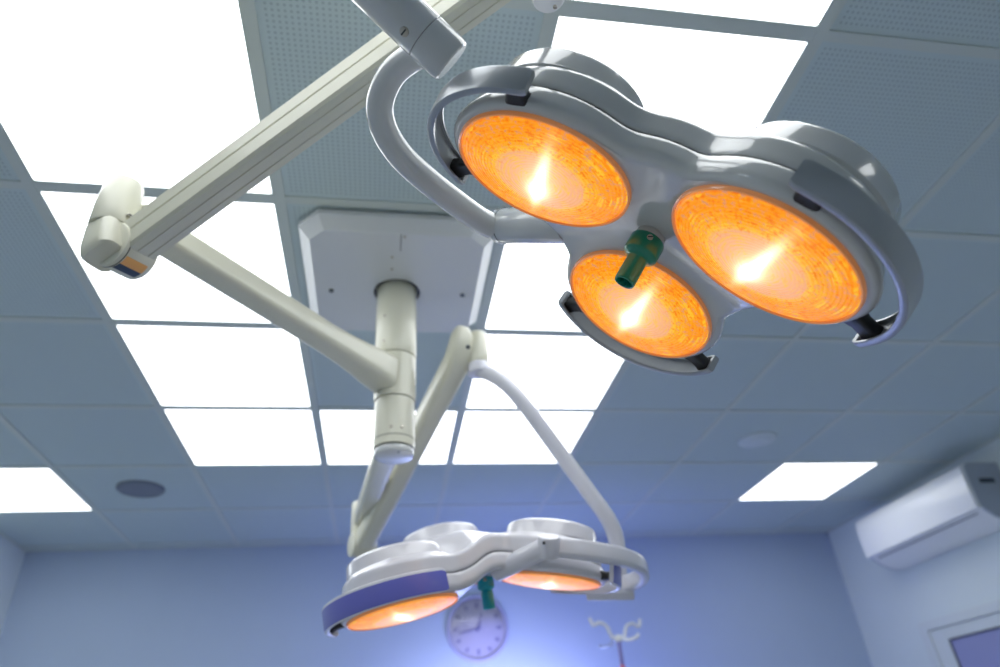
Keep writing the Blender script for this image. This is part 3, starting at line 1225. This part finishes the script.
# ------------------------------------------------------------------ far lamp
RMR = rotv((-0.0628, -0.2067, 2.2011))
TR = Vector((1.0855, 0.3025, 1.8768))
RR, TAUR = 0.1949, 0.1586
hs_ = RMR.transposed() @ (R_ * .046)
rr_ = thing('surgical_lamp', 'far surgical lamp below the column, pale three-head body with a teal handle and blue guard', 'surgical lamp', (CX, CY, 2.30), 'ceiling surgical lamps')
lamp_head(rr_, RMR, TR, RR, TAUR, dict(body='body_white', guard='tube_white', guard_face='guard_blue', guard_h=1.4, handle='teal', hr=.82, hz=.019, guard_label='blue violet guard band'), F_, .186, hpos=(hs_.x, hs_.y), guards=(0, 1),
          beta=(-.135, .1108, .0072), delta=(.0390, .0225, -.0398), dalpha=(-.165, .0852, .0055), gshift=(12, 38, 0), ghalf=(74, 60, 60))
bm = BM()
ring(bm, (CX, CY, 0), (0, 0, 1), .0445, .0545, 2.236, 2.371, 64)
cr_ = obj('column_collar', bm, 'cream', rr_)
bm = BM()
ring(bm, (CX, CY, 0), (0, 0, 1), .052, .0552, 2.256, 2.259, 64)
obj('joint_line', bm, 'cream_dark', cr_)
for a in (-100, -70):
    column_screw(cr_, 2.278, a, .0545)
# swing arm running away from the camera
kz = 2.300
K = at(362, 522, 2.43)
K.z = kz
d_ = (K - Vector((CX, CY, kz))).normalized()
bm = BM()
sweep(bm, [Vector((CX, CY, kz)) + d_ * .046, Vector((CX, CY, kz)) + d_ * .12, Vector((CX, CY, kz)) + d_ * .3, K - d_ * .03], rrect(.064, .06, .016, 4), scale=[(1.3, 1.4), (1.15, 1.2), (1, 1), (1, 1)])
obj('swing_arm', bm, 'cream', rr_)
bm = BM()
cyl(bm, K + Vector((0, 0, -.12)), K + Vector((0, 0, .065)), .038, bev=.006)
obj('elbow_hub', bm, 'cream', rr_)
Hb = at(463, 350, 1.93)
kn2 = K + Vector((0.005, -.02, -.095))
dB2 = (Hb - kn2)
LB2 = dB2.length
dB2.normalize()
sB2 = dB2.cross(Vector((0, 0, 1))).normalized()
bm = BM()
cyl(bm, kn2 - sB2 * .042, kn2 + sB2 * .042, .042, bev=.005)
obj('knuckle', bm, 'cream', rr_)
bm = BM()
e2 = Hb - dB2 * .05
sweep(bm, [kn2 + dB2 * .01, kn2 + dB2 * .3, kn2.lerp(e2, .9), e2, e2 + dB2 * .03 + Vector((0, 0, .022)), e2 + dB2 * .045 + Vector((0, 0, .055)), e2 + dB2 * .048 + Vector((0, 0, .075))], rrect(.070, .070, .020, 4), scale=[1, 1, 1, 1, (.95, .9), (.8, .75), (.55, .5)])
obj('spring_arm', bm, 'cream', rr_)
# hub of the far lamp
Ht, Hbm = at(475, 324, 1.93), at(479, 371, 1.93)
hx = Vector((Hbm.x, Hbm.y, 0))
zt2 = Ht.z
zb2 = Hbm.z
bm = BM()
cyl(bm, hx + Vector((0, 0, zb2 + .02)), hx + Vector((0, 0, zt2 + .01)), .030, bev=.005)
ah = obj('arm_hub', bm, 'cream', rr_)
bm = BM()
cyl(bm, hx + Vector((0, 0, zb2 - .012)), hx + Vector((0, 0, zb2 + .021)), .0315, bev=.004)
obj('hub_cap', bm, 'tube_white', rr_)
sv = CAM - hx
sv.z = 0
sv.normalize()
sq_ = (sv + .75 * Vector((sv.y, -sv.x, 0))).normalized()
for sgn in (1,):
    c_ = at(468, 347, 1.885)
    seam_screw(c_, (CAM - c_), .006, ah, 'dark_steel')
# bow pipe down to the side of the lamp
bp = [hx + Vector((0, 0, zb2 + .004)), at(494, 376, 1.91), at(510, 388, 1.89), at(530, 412, 1.87), at(560, 453, 1.85), at(588, 491, 1.83), at(606, 516, 1.815), at(615, 535, 1.81), at(618, 556, 1.80), at(619, 580, 1.80)]
bm = BM()
tube(bm, spline(bp, 8), .0215)
obj('bow_pipe', bm, 'tube_white', rr_)
# stub joint behind the right head
bm = BM()
cyl(bm, at(586, 589, 1.80), at(634, 588, 1.78), .030, bev=.006)
obj('bow_joint', bm, 'tube_white', rr_)
# flat C-arm round the right head
ca_ = [at(550, 546, 1.435), at(575, 549, 1.44), at(602, 553, 1.47), at(626, 558, 1.53), at(640, 565, 1.60), at(643, 574, 1.68), at(634, 581, 1.75), at(619, 585, 1.785)]
bm = BM()
sweep(bm, spline(ca_, 8), rrect(.026, .042, .010, 4))
obj('c_arm', bm, 'tube_white', rr_)
JA2, JB2 = at(496, 572, 1.50), at(549, 546, 1.43)
bm = BM()
cyl(bm, JA2, JB2, .0215, bev=.004, seg=48)
jj = obj('body_joint', bm, 'tube_white', rr_)
ed = (JB2 - JA2).normalized()
bm = BM()
cyl(bm, JB2 + U_ * .022, JB2 - U_ * .024, .0235, bev=.006)
obj('joint_knuckle', bm, 'tube_white', rr_)
c_ = at(544, 543, 1.404)
seam_screw(c_, CAM - c_, .0035, jj, 'dark_steel')

# ------------------------------------------------------------------ lights of the room


def area(name, loc, rot, size, e, col):
    l = bpy.data.lights.new(name, 'AREA')
    l.shape = 'RECTANGLE'
    l.size, l.size_y = size
    l.energy = e
    l.color = col
    o = bpy.data.objects.new(name, l)
    COL.objects.link(o)
    o.location = loc
    o.rotation_euler = rot
    return o


# blue-violet lamp low in front of the far wall, below the frame
vl = area('violet_wall_lamp', (1.58, 2.30, 1.46), (math.radians(94), 0, 0), (.4, .2), 7.0, (0.80, 0.80, 1.0))
vl.data.spread = math.radians(100)
area('violet_wash_lamp', (1.75, 2.30, 1.36), (math.radians(108), 0, 0), (.9, .2), 14.0, (0.20, 0.23, 1.0))

w = bpy.data.worlds.new('world')
SC.world = w
w.use_nodes = True
w.node_tree.nodes['Background'].inputs[0].default_value = (0.5, 0.6, 0.75, 1)
w.node_tree.nodes['Background'].inputs[1].default_value = 0.3

vs_ = SC.view_settings
vs_.view_transform = 'Standard'
vs_.look = 'None'
vs_.exposure = 0
vs_.gamma = 1
vs_.use_curve_mapping = False
